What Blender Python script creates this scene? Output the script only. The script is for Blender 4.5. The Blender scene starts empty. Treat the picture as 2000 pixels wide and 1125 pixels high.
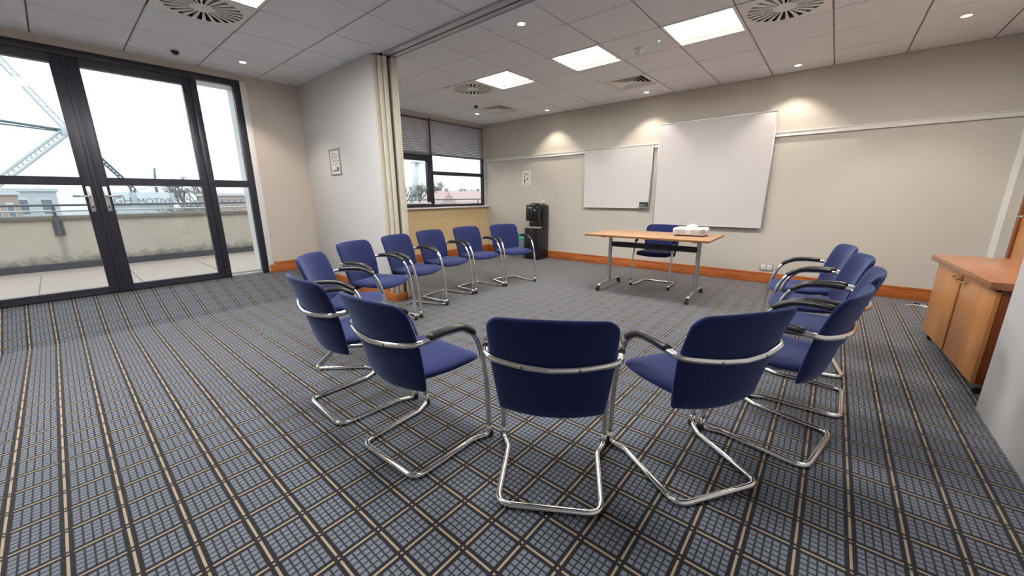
import bpy, bmesh, math, random
from mathutils import Vector, Matrix
random.seed(7)
SC = bpy.context.scene
COL = SC.collection
PI = math.pi

# ------------------------------------------------------------------ camera, sky, exposure
FPX = 734.0
cam_d = bpy.data.cameras.new('camera'); cam = bpy.data.objects.new('camera', cam_d); COL.objects.link(cam)
cam_d.sensor_width = 36.0; cam_d.lens = 36.0 * FPX / 2000.0; cam_d.clip_start = 0.02; cam_d.clip_end = 900
_r = Vector((0.76669308, 0.64197253, -0.00727928)); _d = Vector((0.14685385, -0.18639924, -0.9714367)); _f = Vector((-0.62499253, 0.74372481, -0.23718715))
cam.matrix_world = Matrix(((_r.x, -_d.x, -_f.x, 0.0), (_r.y, -_d.y, -_f.y, 0.0), (_r.z, -_d.z, -_f.z, 1.207), (0, 0, 0, 1)))
SC.camera = cam
SKY = 0.62             # horizon radiance of the overcast sky
W = bpy.data.worlds.new('overcast_sky'); SC.world = W; W.use_nodes = True
wn = W.node_tree.nodes; wl = W.node_tree.links; bg = wn['Background']; bg.inputs[0].default_value = (0.86, 0.94, 1.0, 1)
# standard overcast sky: three times as bright overhead as at the horizon, the same all the way round
_tc = wn.new('ShaderNodeTexCoord'); _sx = wn.new('ShaderNodeSeparateXYZ'); wl.new(_tc.outputs['Generated'], _sx.inputs[0])
_mx = wn.new('ShaderNodeMath'); _mx.operation = 'MAXIMUM'; wl.new(_sx.outputs[2], _mx.inputs[0]); _mx.inputs[1].default_value = 0.0
_ma = wn.new('ShaderNodeMath'); _ma.operation = 'MULTIPLY_ADD'; wl.new(_mx.outputs[0], _ma.inputs[0]); _ma.inputs[1].default_value = 2.0*SKY; _ma.inputs[2].default_value = SKY
wl.new(_ma.outputs[0], bg.inputs[1])
SC.view_settings.view_transform = 'Standard'; SC.view_settings.look = 'None'
SC.view_settings.gamma = 1.0; SC.view_settings.use_curve_mapping = False
SC.view_settings.exposure = 1.0
PANEL_L = 22.5       # radiance of the fluorescent ceiling panels
SPOT_W = 20.0        # power of each downlight

# ------------------------------------------------------------------ materials
OUT = 0.85           # reflectance scale: darkens the outdoor colours to offset the bright sky
def lin(r, g, b):
    f = lambda c: (c/255/12.92 if c/255 <= 0.04045 else ((c/255+0.055)/1.055)**2.4)
    return (f(r), f(g), f(b), 1)
def lo(r, g, b):
    c = lin(r, g, b); return (c[0]*OUT, c[1]*OUT, c[2]*OUT, 1)
class NT:
    def __init__(s, name):
        s.m = bpy.data.materials.new(name); s.m.use_nodes = True; s.t = s.m.node_tree; s.n = s.t.nodes
        s.b = s.n['Principled BSDF']; s.out = s.n['Material Output']
    def lk(s, a, b): s.t.links.new(a, b)
    def val(s, sock, v):
        if hasattr(v, 'is_linked') or isinstance(v, bpy.types.NodeSocket): s.lk(v, sock)
        else: sock.default_value = v
    def M(s, op, a, b=0.0, c=None):
        n = s.n.new('ShaderNodeMath'); n.operation = op; s.val(n.inputs[0], a); s.val(n.inputs[1], b)
        if c is not None: s.val(n.inputs[2], c)
        return n.outputs[0]
    def mix(s, f, a, b):
        n = s.n.new('ShaderNodeMix'); n.data_type = 'RGBA'; s.val(n.inputs[0], f); s.val(n.inputs[6], a); s.val(n.inputs[7], b); return n.outputs[2]
    def coord(s, which='Object'):
        return s.n.new('ShaderNodeTexCoord').outputs[which]
    def noise(s, vec, scale, detail=3, rough=0.6):
        n = s.n.new('ShaderNodeTexNoise'); s.lk(vec, n.inputs['Vector']); n.inputs['Scale'].default_value = scale
        n.inputs['Detail'].default_value = detail; n.inputs['Roughness'].default_value = rough; return n.outputs['Fac']
    def bump(s, h, strength, dist=0.01):
        n = s.n.new('ShaderNodeBump'); s.lk(h, n.inputs['Height']); n.inputs['Strength'].default_value = strength; n.inputs['Distance'].default_value = dist
        s.lk(n.outputs[0], s.b.inputs['Normal'])
    def scale(s, vec, sx, sy, sz):
        n = s.n.new('ShaderNodeMapping'); s.lk(vec, n.inputs['Vector']); n.inputs['Scale'].default_value = (sx, sy, sz); return n.outputs[0]
def simple(name, col, rough=0.6, metal=0.0, nscale=0, namp=0.1, bump=0.0, bscale=None, spec=None):
    t = NT(name); t.b.inputs['Roughness'].default_value = rough; t.b.inputs['Metallic'].default_value = metal
    if spec is not None: t.b.inputs['Specular IOR Level'].default_value = spec
    if nscale:
        f = t.noise(t.coord(), nscale, 4)
        c2 = tuple(max(0, c*(1-namp*2)) for c in col[:3]) + (1,)
        t.lk(t.mix(f, c2, col), t.b.inputs['Base Color'])
    else: t.b.inputs['Base Color'].default_value = col
    if bump:
        t.bump(t.noise(t.coord(), bscale or 200, 2), bump, 0.002)
    return t.m
def emit(name, col, s):
    t = NT(name); t.b.inputs['Base Color'].default_value = (0.8, 0.8, 0.8, 1)
    t.b.inputs['Emission Color'].default_value = col; t.b.inputs['Emission Strength'].default_value = s; return t.m
def wood(name, c1, c2, scale=(1.2, 1.2, 14), rough=0.38, axis=None):
    t = NT(name); v = t.scale(t.coord(), *scale)
    f = t.noise(v, 3.0, 6, 0.65); f2 = t.noise(v, 14.0, 3, 0.6)
    f = t.M('ADD', t.M('MULTIPLY', f, 0.75), t.M('MULTIPLY', f2, 0.25))
    f = t.M('MULTIPLY_ADD', f, 2.2, -0.6); n = t.n.new('ShaderNodeClamp'); t.lk(f, n.inputs[0])
    t.lk(t.mix(n.outputs[0], c1, c2), t.b.inputs['Base Color']); t.b.inputs['Roughness'].default_value = rough
    return t.m
def carpet():
    t = NT('tartan_carpet'); c = t.coord(); sx = t.n.new('ShaderNodeSeparateXYZ'); t.lk(c, sx.inputs[0])
    def axis(o, off):
        u = t.M('FRACT', t.M('DIVIDE', t.M('ADD', o, off), 0.15))
        d = t.M('MINIMUM', u, t.M('SUBTRACT', 1.0, u))
        s = t.M('FRACT', t.M('MULTIPLY', t.M('SUBTRACT', u, 0.10), 5/0.80))
        ds = t.M('MINIMUM', s, t.M('SUBTRACT', 1.0, s))
        return t.M('LESS_THAN', d, 0.027), t.M('LESS_THAN', d, 0.10), t.M('LESS_THAN', ds, 0.125)
    xt, xd, xs = axis(sx.outputs[0], 0.9794+15); yt, yd, ys = axis(sx.outputs[1], -0.5561+15)
    big = t.noise(c, 0.9, 2); fine = t.noise(c, 260, 2, 0.7); mid = t.noise(c, 60, 2)
    base = t.mix(big, (0.090, 0.108, 0.146, 1), (0.118, 0.134, 0.160, 1))
    base = t.mix(t.M('MULTIPLY', fine, 0.65), base, (0.26, 0.278, 0.315, 1))
    dark = (0.007, 0.008, 0.012, 1); dk2 = (0.013, 0.011, 0.013, 1)
    sub = t.M('MAXIMUM', xs, ys)
    col = t.mix(t.M('MULTIPLY', sub, 0.86), base, dark)
    fl = t.M('MAXIMUM', xd, yd); col = t.mix(t.M('MULTIPLY', fl, 0.95), col, dk2)
    tan = t.M('MAXIMUM', t.M('MULTIPLY', xt, t.M('SUBTRACT', 1.0, yd)), t.M('MULTIPLY', yt, t.M('SUBTRACT', 1.0, xd)))
    tan = t.M('MAXIMUM', tan, t.M('MULTIPLY', xt, yt))
    tcol = t.mix(fine, (0.20, 0.15, 0.10, 1), (0.48, 0.40, 0.30, 1))
    col = t.mix(tan, col, tcol); t.lk(col, t.b.inputs['Base Color'])
    t.b.inputs['Roughness'].default_value = 0.88; t.b.inputs['Specular IOR Level'].default_value = 0.2
    t.b.inputs['Sheen Weight'].default_value = 0.45; t.b.inputs['Sheen Roughness'].default_value = 0.35
    t.bump(fine, 0.35, 0.004); return t.m
def fabric():
    t = NT('navy_fabric'); c = t.coord(); f = t.noise(c, 420, 2, 0.7); g = t.noise(c, 5, 2)
    a = t.mix(f, (0.004, 0.006, 0.045, 1), (0.016, 0.024, 0.115, 1)); a = t.mix(t.M('MULTIPLY', g, 0.3), a, (0.010, 0.016, 0.075, 1))
    t.lk(a, t.b.inputs['Base Color']); t.b.inputs['Roughness'].default_value = 0.85; t.b.inputs['Specular IOR Level'].default_value = 0.25
    t.b.inputs['Sheen Weight'].default_value = 0.42; t.b.inputs['Sheen Roughness'].default_value = 0.4; t.b.inputs['Sheen Tint'].default_value = (0.5, 0.62, 1.0, 1)
    t.bump(f, 0.25, 0.002); return t.m
def glass(name, tint=(1, 1, 1, 1), k=1.0):
    t = NT(name); t.n.remove(t.b); tr = t.n.new('ShaderNodeBsdfTransparent'); tr.inputs[0].default_value = tint
    gl = t.n.new('ShaderNodeBsdfGlossy'); gl.inputs['Roughness'].default_value = 0.0
    fr = t.n.new('ShaderNodeFresnel'); ge = t.n.new('ShaderNodeNewGeometry'); t.lk(t.M('MULTIPLY_ADD', ge.outputs['Backfacing'], 1/1.45-1.45, 1.45), fr.inputs[0]); mx = t.n.new('ShaderNodeMixShader')
    t.lk(t.M('MULTIPLY', fr.outputs[0], k), mx.inputs[0]); t.lk(tr.outputs[0], mx.inputs[1]); t.lk(gl.outputs[0], mx.inputs[2]); t.lk(mx.outputs[0], t.out.inputs[0]); return t.m
def render_wall():
    t = NT('weathered_render'); c = t.coord(); sx = t.n.new('ShaderNodeSeparateXYZ'); t.lk(c, sx.inputs[0])
    f = t.noise(c, 1.3, 5, 0.7); g = t.noise(c, 9, 4, 0.7)
    col = t.mix(f, lo(176, 166, 152), lo(206, 199, 186))
    # dirt along the foot of the wall and a stain under the rail bracket
    hgt = t.M('SUBTRACT', 0.34, sx.outputs[2]); d1 = t.M('MULTIPLY', t.M('ADD', hgt, t.M('MULTIPLY', t.M('SUBTRACT', g, 0.5), 0.5)), 6.0)
    yy = t.M('ABSOLUTE', t.M('SUBTRACT', sx.outputs[1], t.M('ADD', -0.01, t.M('MULTIPLY', t.M('SUBTRACT', g, 0.5), 0.12))))
    st = t.M('MULTIPLY', t.M('SUBTRACT', 0.07, yy), 9.0); st = t.M('MULTIPLY', st, t.M('LESS_THAN', sx.outputs[2], 0.66))
    n = t.n.new('ShaderNodeClamp'); t.lk(t.M('MAXIMUM', d1, st), n.inputs[0])
    t.lk(t.mix(t.M('MULTIPLY', n.outputs[0], 0.75), col, lo(96, 88, 80)), t.b.inputs['Base Color']); t.b.inputs['Roughness'].default_value = 0.9; return t.m

MAT = dict(
 carpet=carpet(), fabric=fabric(),
 chrome=simple('chrome', (0.80, 0.79, 0.77, 1), 0.13, 1.0),
 steel=simple('satin_silver', (0.50, 0.52, 0.55, 1), 0.32, 0.9, 60, 0.03),
 black=simple('black_plastic', (0.016, 0.016, 0.018, 1), 0.42, 0, 90, 0.1),
 pad=simple('black_arm_pad', (0.020, 0.019, 0.020, 1), 0.33, 0, 90, 0.1),
 gloss_black=simple('glossy_black', (0.012, 0.013, 0.017, 1), 0.22, 0, 30, 0.1),
 wall=simple('cream_paint', lin(197, 191, 181), 0.75, 0, 3, 0.015, 0.12, 350),
 wall_white=simple('off_white_paint', lin(208, 206, 206), 0.72, 0, 3, 0.012, 0.1, 350),
 wall_yellow=simple('buff_tone', lin(214, 188, 142), 0.75, 0, 3, 0.02, 0.1, 350),  # yellower base colour for the wall under the window
 wall_beige=simple('beige_paint', lin(204, 193, 182), 0.75, 0, 3, 0.02, 0.1, 350),
 white_gloss=simple('white_gloss_paint', lin(226, 224, 222), 0.35, 0, 20, 0.01),
 tile=simple('mineral_tile', lin(240, 240, 244), 0.9, 0, 160, 0.04, 0.4, 300),
 tbar=simple('ceiling_bar', lin(132, 130, 130), 0.5, 0, 20, 0.02),  # grey darkened to put the shade of the tile gaps into the bars
 slab=simple('ceiling_void', lin(90, 90, 92), 0.9, 0, 5, 0.05),
 plate=simple('white_enamel', lin(238, 236, 234), 0.45, 0, 20, 0.02),
 dark=simple('duct_dark', (0.012, 0.012, 0.014, 1), 0.7, 0, 10, 0.1),
 alu=simple('brown_aluminium', (0.034, 0.032, 0.046, 1), 0.36, 0.25, 40, 0.06),
 alu_white=simple('anodised_track', lin(196, 196, 204), 0.35, 0.4, 40, 0.03),
 board=simple('whiteboard', lin(208, 205, 203), 0.35, 0, 2, 0.01),
 silver=simple('silver_frame', (0.62, 0.62, 0.62, 1), 0.35, 0.8, 50, 0.03),
 screen=simple('screen_white', lin(203, 199, 198), 0.6, 0, 2, 0.01),
 skirting=wood('skirting_wood', lin(142, 72, 30), lin(198, 118, 60), (1, 1, 9), 0.35),
 oak=wood('beech_top', lin(148, 112, 80), lin(176, 140, 106), (1.2, 11, 6), 0.5),
 oak_edge=wood('beech_edge', lin(128, 82, 42), lin(160, 104, 60), (1, 8, 8), 0.4),
 cab=wood('cherry_veneer', lin(186, 120, 62), lin(214, 152, 92), (5, 5, 0.9), 0.33),
 cab_dark=wood('dark_cherry', lin(104, 44, 14), lin(146, 72, 26), (5, 5, 0.9), 0.3),
 cab_top=wood('cherry_top', lin(146, 92, 60), lin(170, 118, 84), (6, 1.0, 4), 0.28),
 brass=simple('dull_brass', (0.55, 0.47, 0.34, 1), 0.3, 0.9, 50, 0.05),
 white_plastic=simple('white_plastic', lin(224, 222, 220), 0.4, 0, 40, 0.02),
 grey_plastic=simple('grey_plastic', lin(150, 150, 150), 0.5, 0, 40, 0.03),
 green=simple('green_lid', lin(62, 176, 140), 0.4, 0, 20, 0.04),
 bin=simple('bin_grey', lin(120, 138, 152), 0.5, 0, 20, 0.04),
 blind=simple('blind_slat', lin(180, 174, 178), 0.35, 0.3, 30, 0.05),
 cord=simple('blind_cord', lin(206, 200, 194), 0.8, 0, 100, 0.05),
 partition=simple('folding_panel', lin(206, 199, 182), 0.6, 0, 8, 0.015),
 partition_d=simple('panel_seal', lin(92, 84, 72), 0.7, 0, 8, 0.08),
 glass=glass('clear_glass', (0.97, 0.985, 0.985, 1)),
 panel=emit('lamp_panel', (1.0, 0.98, 0.94, 1), PANEL_L),
 reflector=simple('lamp_reflector', lin(236, 232, 214), 0.25, 0.3, 10, 0.02),
 bulb=emit('downlight_bulb', (1.0, 0.88, 0.74, 1), 14.0),
 led=emit('green_led', (0.15, 1.0, 0.55, 1), 3.0),
 render_wall=render_wall(),
 coping=simple('lichen_concrete', lo(140, 134, 126), 0.9, 0, 22, 0.3, 0.4, 60),
 bitumen=simple('bitumen_upstand', lo(80, 80, 88), 0.8, 0, 14, 0.15),
 paving=simple('wet_paving', lo(178, 162, 150), 0.32, 0, 2.2, 0.12),
 rail_dark=simple('dark_rail', lo(96, 100, 106), 0.5, 0.3, 20, 0.05),
 rail_white=simple('galvanised_rail', lo(196, 200, 202), 0.5, 0.3, 20, 0.05),
 steel_pale=simple('pale_steelwork', lo(206, 212, 214), 0.6, 0.0, 5, 0.06),
 steel_green=simple('green_steelwork', lo(96, 112, 116), 0.6, 0.0, 5, 0.06),
 bark=simple('hazed_bark', lo(150, 148, 142), 0.9, 0, 3, 0.1),  # bark paled in colour to carry the haze of distance
 hedge=simple('far_shrubs', lo(142, 154, 146), 0.95, 0, 2, 0.15),
 brick=simple('pale_brick', lo(186, 160, 148), 0.9, 0, 4, 0.1),
 roof=simple('red_roof', lo(190, 162, 158), 0.9, 0, 3, 0.08),  # roof red paled in colour for the washed-out, overexposed view outside
 cladding=simple('pale_cladding', lo(196, 204, 208), 0.6, 0, 3, 0.05),
 sign_white=simple('sign_white', lo(214, 222, 224), 0.5, 0, 3, 0.02),
 sign_grey=simple('sign_letter_grey', lo(124, 132, 142), 0.5, 0, 3, 0.03),
 far_glass=simple('far_window', lo(120, 132, 142), 0.15, 0, 3, 0.05),
 ground=simple('far_ground', lo(160, 162, 158), 0.95, 0, 0.05, 0.1),
 paper=simple('paper_white', lin(222, 220, 214), 0.7, 0, 30, 0.02),
 ink=simple('print_grey', lin(110, 112, 112), 0.7, 0, 60, 0.1),
 tan_print=simple('print_tan', lin(196, 180, 146), 0.7, 0, 60, 0.1),
 ink_dark=simple('print_dark', lin(48, 58, 60), 0.7, 0, 60, 0.1),
)

# ------------------------------------------------------------------ mesh helpers
def box(bm, x0, x1, y0, y1, z0, z1):
    v = [bm.verts.new((x, y, z)) for z in (min(z0, z1), max(z0, z1)) for y in (min(y0, y1), max(y0, y1)) for x in (min(x0, x1), max(x0, x1))]
    for q in ((0, 2, 3, 1), (4, 5, 7, 6), (0, 1, 5, 4), (2, 6, 7, 3), (0, 4, 6, 2), (1, 3, 7, 5)): bm.faces.new([v[i] for i in q])
def prism(bm, pts, axis, a, b):
    """extrude a 2D polygon; axis 0: pts are (y,z), 1: (x,z), 2: (x,y)"""
    def mk(p, t): return {0: (t, p[0], p[1]), 1: (p[0], t, p[1]), 2: (p[0], p[1], t)}[axis]
    A = [bm.verts.new(mk(q, a)) for q in pts]; B = [bm.verts.new(mk(q, b)) for q in pts]
    n = len(pts); bm.faces.new(A); bm.faces.new(B[::-1])
    for i in range(n): bm.faces.new((A[i], B[i], B[(i+1) % n], A[(i+1) % n]))
def lathe(bm, prof, seg=24, c=(0, 0, 0), axis='z', caps=True):
    rings = []
    for r, h in prof:
        ring = []
        for i in range(seg):
            a = 2*PI*i/seg; p = (r*math.cos(a), r*math.sin(a), h)
            p = {'z': p, 'x': (p[2], p[0], p[1]), 'y': (p[0], p[2], p[1])}[axis]
            ring.append(bm.verts.new((c[0]+p[0], c[1]+p[1], c[2]+p[2])))
        rings.append(ring)
    for a, b in zip(rings, rings[1:]):
        for i in range(seg): bm.faces.new((a[i], a[(i+1) % seg], b[(i+1) % seg], b[i]))
    if caps: bm.faces.new(rings[0][::-1]); bm.faces.new(rings[-1])
def catmull(pts, n=6):
    P = [Vector(p) for p in pts]; P = [2*P[0]-P[1]] + P + [2*P[-1]-P[-2]]; out = []
    for i in range(1, len(P)-2):
        for k in range(n):
            t = k/n; a, b, c, d = P[i-1:i+3]
            out.append(0.5*((2*b)+(c-a)*t+(2*a-5*b+4*c-d)*t*t+(3*b-a-3*c+d)*t**3))
    return out + [P[-2]]
def fillet(pts, rad, n=6):
    P = [Vector(p) for p in pts]; out = [P[0]]
    for i in range(1, len(P)-1):
        a = (P[i-1]-P[i]); b = (P[i+1]-P[i]); r = rad[i] if isinstance(rad, (list, tuple)) else rad
        ang = a.angle(b); t = min(r/math.tan(ang/2), a.length*.49, b.length*.49)
        s = P[i]+a.normalized()*t; e = P[i]+b.normalized()*t
        for k in range(n+1):
            u = k/n; out.append((1-u)**2*s+2*u*(1-u)*P[i]+u*u*e)
    return out + [P[-1]]
def tube(bm, pts, r, seg=10, caps=True, flat=1.0):
    pts = [Vector(p) for p in pts]; rings = []; T0 = (pts[1]-pts[0]).normalized()
    N = T0.orthogonal().normalized()
    if abs(T0.z) < 0.9: N = (Vector((0, 0, 1))-T0*T0.z).normalized()
    for i, p in enumerate(pts):
        T = (pts[min(i+1, len(pts)-1)]-pts[max(i-1, 0)]).normalized()
        N = (N-T*N.dot(T)).normalized(); B = T.cross(N)
        rr = r(i/(len(pts)-1)) if callable(r) else r
        rings.append([bm.verts.new(p+rr*(flat*math.cos(2*PI*k/seg)*N+math.sin(2*PI*k/seg)*B)) for k in range(seg)])
    for a, b in zip(rings, rings[1:]):
        for k in range(seg): bm.faces.new((a[k], a[(k+1) % seg], b[(k+1) % seg], b[k]))
    if caps: bm.faces.new(rings[0][::-1]); bm.faces.new(rings[-1])
def solid(bm, f, nu=18, nv=18):
    """closed cushion: f(u,v,s) with s=+1/-1 for the two skins that meet on the border |u|=1 or |v|=1"""
    us = [math.sin(PI/2*(2*i/nu-1)) for i in range(nu+1)]; vs = [math.sin(PI/2*(2*i/nv-1)) for i in range(nv+1)]
    g = {}
    for i, u in enumerate(us):
        for j, v in enumerate(vs):
            for s in (1, -1):
                edge = i in (0, nu) or j in (0, nv)
                if edge and s == -1: g[i, j, s] = g[i, j, 1]; continue
                g[i, j, s] = bm.verts.new(f(u, v, s))
    for i in range(nu):
        for j in range(nv):
            bm.faces.new((g[i, j, 1], g[i+1, j, 1], g[i+1, j+1, 1], g[i, j+1, 1]))
            bm.faces.new((g[i, j, -1], g[i, j+1, -1], g[i+1, j+1, -1], g[i+1, j, -1]))
def mesh(name, bm, mat, smooth=False, bevel=0.0, seg=2):
    if bevel:
        bmesh.ops.bevel(bm, geom=[e for e in bm.edges], offset=bevel, segments=seg, affect='EDGES', profile=0.5, clamp_overlap=True)
    bmesh.ops.recalc_face_normals(bm, faces=bm.faces)
    me = bpy.data.meshes.new(name); bm.to_mesh(me); bm.free()
    me.materials.append(MAT[mat] if isinstance(mat, str) else mat)
    if smooth:
        for p in me.polygons: p.use_smooth = True
        if smooth != 'all':
            try: me.set_sharp_from_angle(angle=math.radians(40))
            except Exception: pass
    return me
def link(name, me, parent=None, loc=None, rot=None):
    o = bpy.data.objects.new(name, me); COL.objects.link(o)
    if parent: o.parent = parent
    if loc: o.location = loc
    if rot: o.rotation_euler = rot
    return o
def obj(name, bm, mat, parent=None, smooth=False, bevel=0.0, loc=None, rot=None, seg=2):
    return link(name, mesh(name, bm, mat, smooth, bevel, seg), parent, loc, rot)
def bx(name, d, mat, parent=None, bevel=0.0, loc=None, rot=None):
    bm = bmesh.new(); box(bm, *d); return obj(name, bm, mat, parent, smooth=bool(bevel), bevel=bevel, loc=loc, rot=rot)
def boxes(name, ds, mat, parent=None, bevel=0.0):
    bm = bmesh.new()
    for d in ds: box(bm, *d)
    return obj(name, bm, mat, parent, smooth=bool(bevel), bevel=bevel)
def tag(o, label, cat, group=None):
    o['label'] = label; o['category'] = cat
    if group: o['group'] = group
    return o
def thing(name, label, cat, loc=(0, 0, 0), rz=0.0, group=None):
    o = bpy.data.objects.new(name, None); COL.objects.link(o); o.location = loc; o.rotation_euler = (0, 0, rz); o.empty_display_size = 0.1
    return tag(o, label, cat, group)
def struct(o, label=None):
    o['kind'] = 'structure'
    if label: o['label'] = label
    return o
def copy_tree(o, parent=None):
    c = o.copy(); COL.objects.link(c); c.parent = parent
    for ch in list(o.children): copy_tree(ch, c)
    return c

# ------------------------------------------------------------------ the room
CZ = 2.675
XW, XD, YB = -5.93, -5.82, 6.21          # window wall, terrace door wall, whiteboard wall
XR, XP, YP = 1.35, 0.795, 3.19           # right wall of the alcove, near right wall and its end
RX0, RZ, RY1 = -4.955, 0.228, 2.2        # ramp foot, ramp height at the doors, ramp end
bm = bmesh.new(); box(bm, -6.0, 1.6, -3.2, 6.4, -0.1, 0.0)
struct(obj('floor', bm, 'carpet'), 'blue grey tartan carpet with tan lines')
bm = bmesh.new(); prism(bm, [(RX0, 0.0), (RX0, 0.002), (XD-0.05, RZ), (XD-0.05, 0.0)], 1, -3.0, RY1)
struct(obj('floor_ramp', bm, 'carpet'), 'carpeted ramp rising to the terrace doors')
struct(bx('wall_back', (-6.2, 1.6, -3.2, -3.0, 0, 2.72), 'wall'), 'cream wall behind the viewer')
struct(bx('wall_whiteboard', (XW-0.115, 1.6, YB, YB+0.2, 0, 2.72), 'wall'), 'cream wall carrying the whiteboards')
struct(bx('wall_right', (XR, 1.6, YP-0.1, YB, 0, 2.72), 'wall'), 'cream wall with the wooden door')
struct(bx('wall_right_end', (XP, XR, -3.0, YP, 0, 2.674), 'wall_white'), 'pale grey wall end at the right edge')
# window wall: below, above and beside the window
w = struct(boxes('wall_window', [(XW-0.115, XW, 2.4, YB, 0, 0.985), (XW-0.115, XW, 2.4, 3.15, 0.985, 2.72)], 'wall_yellow'), 'buff wall under the window')
struct(bx('wall_window_side', (XW-0.115, XW, 6.165, YB, 0.985, 2.72), 'wall'), 'cream strip between window and corner')
struct(bx('wall_window_head', (XW-0.115, XW, 3.15, 6.165, 2.625, 2.72), 'wall_beige'), 'beige strip above the blinds')
# door wall
OY0, OY1 = -1.12, 1.72
struct(boxes('wall_door', [(XD-0.3, XD, -3.0, OY0, 0, 2.72), (XD-0.3, XD, OY1, 2.44, 0, 2.72), (XD-0.3, XD, OY0, OY1, 2.60, 2.72)], 'wall_beige'), 'beige wall around the terrace doors')
struct(bx('door_threshold', (XD-0.3, XD-0.05, OY0, OY1, 0.0, RZ), 'coping'), 'raised threshold under the terrace doors')
struct(boxes('trim_1', [(XD, XD+0.018, 1.745, 1.812, RZ, 2.60)], 'white_gloss', bevel=0.003), 'white strip beside the door frame')
struct(boxes('trim_2', [(XD-0.40, XD-0.09, OY1-0.004, OY1+0.05, 0.1, 2.6), (XD-0.40, XD-0.09, OY0, OY1, 2.56, 2.6)], 'white_gloss'), 'white outer reveal of the glazed doors')
# partition pocket wall with the folded panels at its end
struct(bx('wall_partition', (XD, -3.955, 2.426, 2.68, 0, 2.674), 'wall_white', bevel=0.004), 'off white stub wall with the framed notice')
fp = thing('folding_partition', 'stack of folded cream partition panels at the end of the stub wall', 'partition', (-3.86, 2.56, 0))
for i, (x0, y0, y1, m) in enumerate([(-3.955, 2.428, 2.472, 'partition'), (-3.915, 2.478, 2.513, 'partition'), (-3.890, 2.519, 2.556, 'partition'), (-3.872, 2.600, 2.636, 'partition'), (-3.888, 2.642, 2.68, 'partition')]):
    bx('panel', (-4.0+3.86, x0+3.86+0.03, y0-2.56, y1-2.56, 0.012, 2.655), m, fp, bevel=0.002)
bx('seal_strip', (-0.12, -0.03, 0.0, 0.036, 0.005, 2.66), 'partition_d', fp)
# skirtings
def skirt(name, pts, label):     # pts: list of boxes
    o = struct(boxes(name, pts, 'skirting', bevel=0.004), label); return o
def board_prof(z0, z1): return z0, z1
skirt('baseboard_whiteboard', [(XW, XR, YB-0.02, YB, 0, 0.115), (XW, XR, YB-0.014, YB, 0.115, 0.147)], 'orange brown wooden skirting under the whiteboards')
skirt('baseboard_window', [(XW, XW+0.02, 2.68, YB-0.02, 0, 0.147)], 'wooden skirting under the window')
skirt('baseboard_door', [(XD, XD+0.022, 1.757, RY1, RZ-0.03, 0.318), (XD, XD+0.015, 1.757, RY1, 0.318, 0.352), (XD, XD+0.02, RY1, 2.426, 0, 0.147)], 'wooden skirting beside the terrace doors')
skirt('baseboard_partition', [(XD+0.02, -3.957, 2.406, 2.426, 0, 0.147)], 'wooden skirting of the stub wall')
skirt('baseboard_partition_end', [(-3.99, -3.79, 2.40, 2.424, 0, 0.095), (-3.81, -3.79, 2.424, 2.56, 0, 0.095)], 'wooden plinth at the end of the partition')
skirt('baseboard_right', [(XR-0.02, XR, YP, 4.64, 0, 0.147), (XR-0.02, XR, 5.66, YB-0.02, 0, 0.147)], 'wooden skirting beside the wooden door')
struct(boxes('trim_3', [(XR-0.045, XR, YB-0.012, YB, 0.147, 1.92)], 'white_gloss'), 'white vertical strip in the right corner')
# hanging rail on the whiteboard wall
hr = thing('hanging_rail', 'long white aluminium display rail along the whiteboard wall', 'rail', (-2.29, YB, 1.955))
boxes('track_profile', [(-3.64, 3.64, -0.022, 0, -0.028, 0.030), (-3.64, 3.64, -0.03, -0.022, 0.018, 0.030), (-3.64, 3.64, -0.03, -0.022, -0.028, -0.016)], 'white_gloss', hr, bevel=0.002)
# wooden door in the right wall
d2 = struct(bx('door_3', (XR-0.035, XR, 4.72, 5.58, 0.005, 2.05), 'cab'), 'wooden door behind the cabinet')
boxes('door_frame', [(XR-0.05, XR, 5.58, 5.66, 0, 2.12), (XR-0.05, XR, 4.64, 4.72, 0, 2.12), (XR-0.05, XR, 4.72, 5.58, 2.05, 2.12)], 'cab_dark', d2, bevel=0.004)
bm = bmesh.new(); tube(bm, fillet([(XR-0.035, 5.5, 1.0), (XR-0.085, 5.5, 1.0), (XR-0.085, 5.38, 1.0)], 0.015), 0.009); obj('door_handle', bm, 'steel', d2, 'all')

# ------------------------------------------------------------------ ceiling
cl = bmesh.new(); box(cl, -6.3, 1.7, -3.3, 6.5, 2.72, 2.80); ceil = struct(obj('ceiling', cl, 'slab'), 'suspended ceiling of square white tiles')
GA = dict(x=-1.44, y=6.2, r=(XW, XR, 2.665, YB)); GB = dict(x=-4.97, y=1.955, r=(XD, XP, -3.0, 2.505))
skipA = {(-1.44, 3.8), (-2.64, 3.8), (-3.84, 3.8), (0.36, 3.8), (-4.44, 3.8), (-0.84, 3.8), (-2.64, 5.0), (-5.04, 5.0)}
skipB = {(-3.77, 0.755), (-4.37, 0.755), (-2.57, 0.755), (-1.37, 0.755), (-3.77, -0.445), (-3.77, -1.645)}
bm = bmesh.new(); box(bm, 0.006, 0.594, 0.006, 0.594, 0, 0.02); full_tile = mesh('tile', bm, 'tile', True, 0.004, 1)
gb = bmesh.new()
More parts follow.
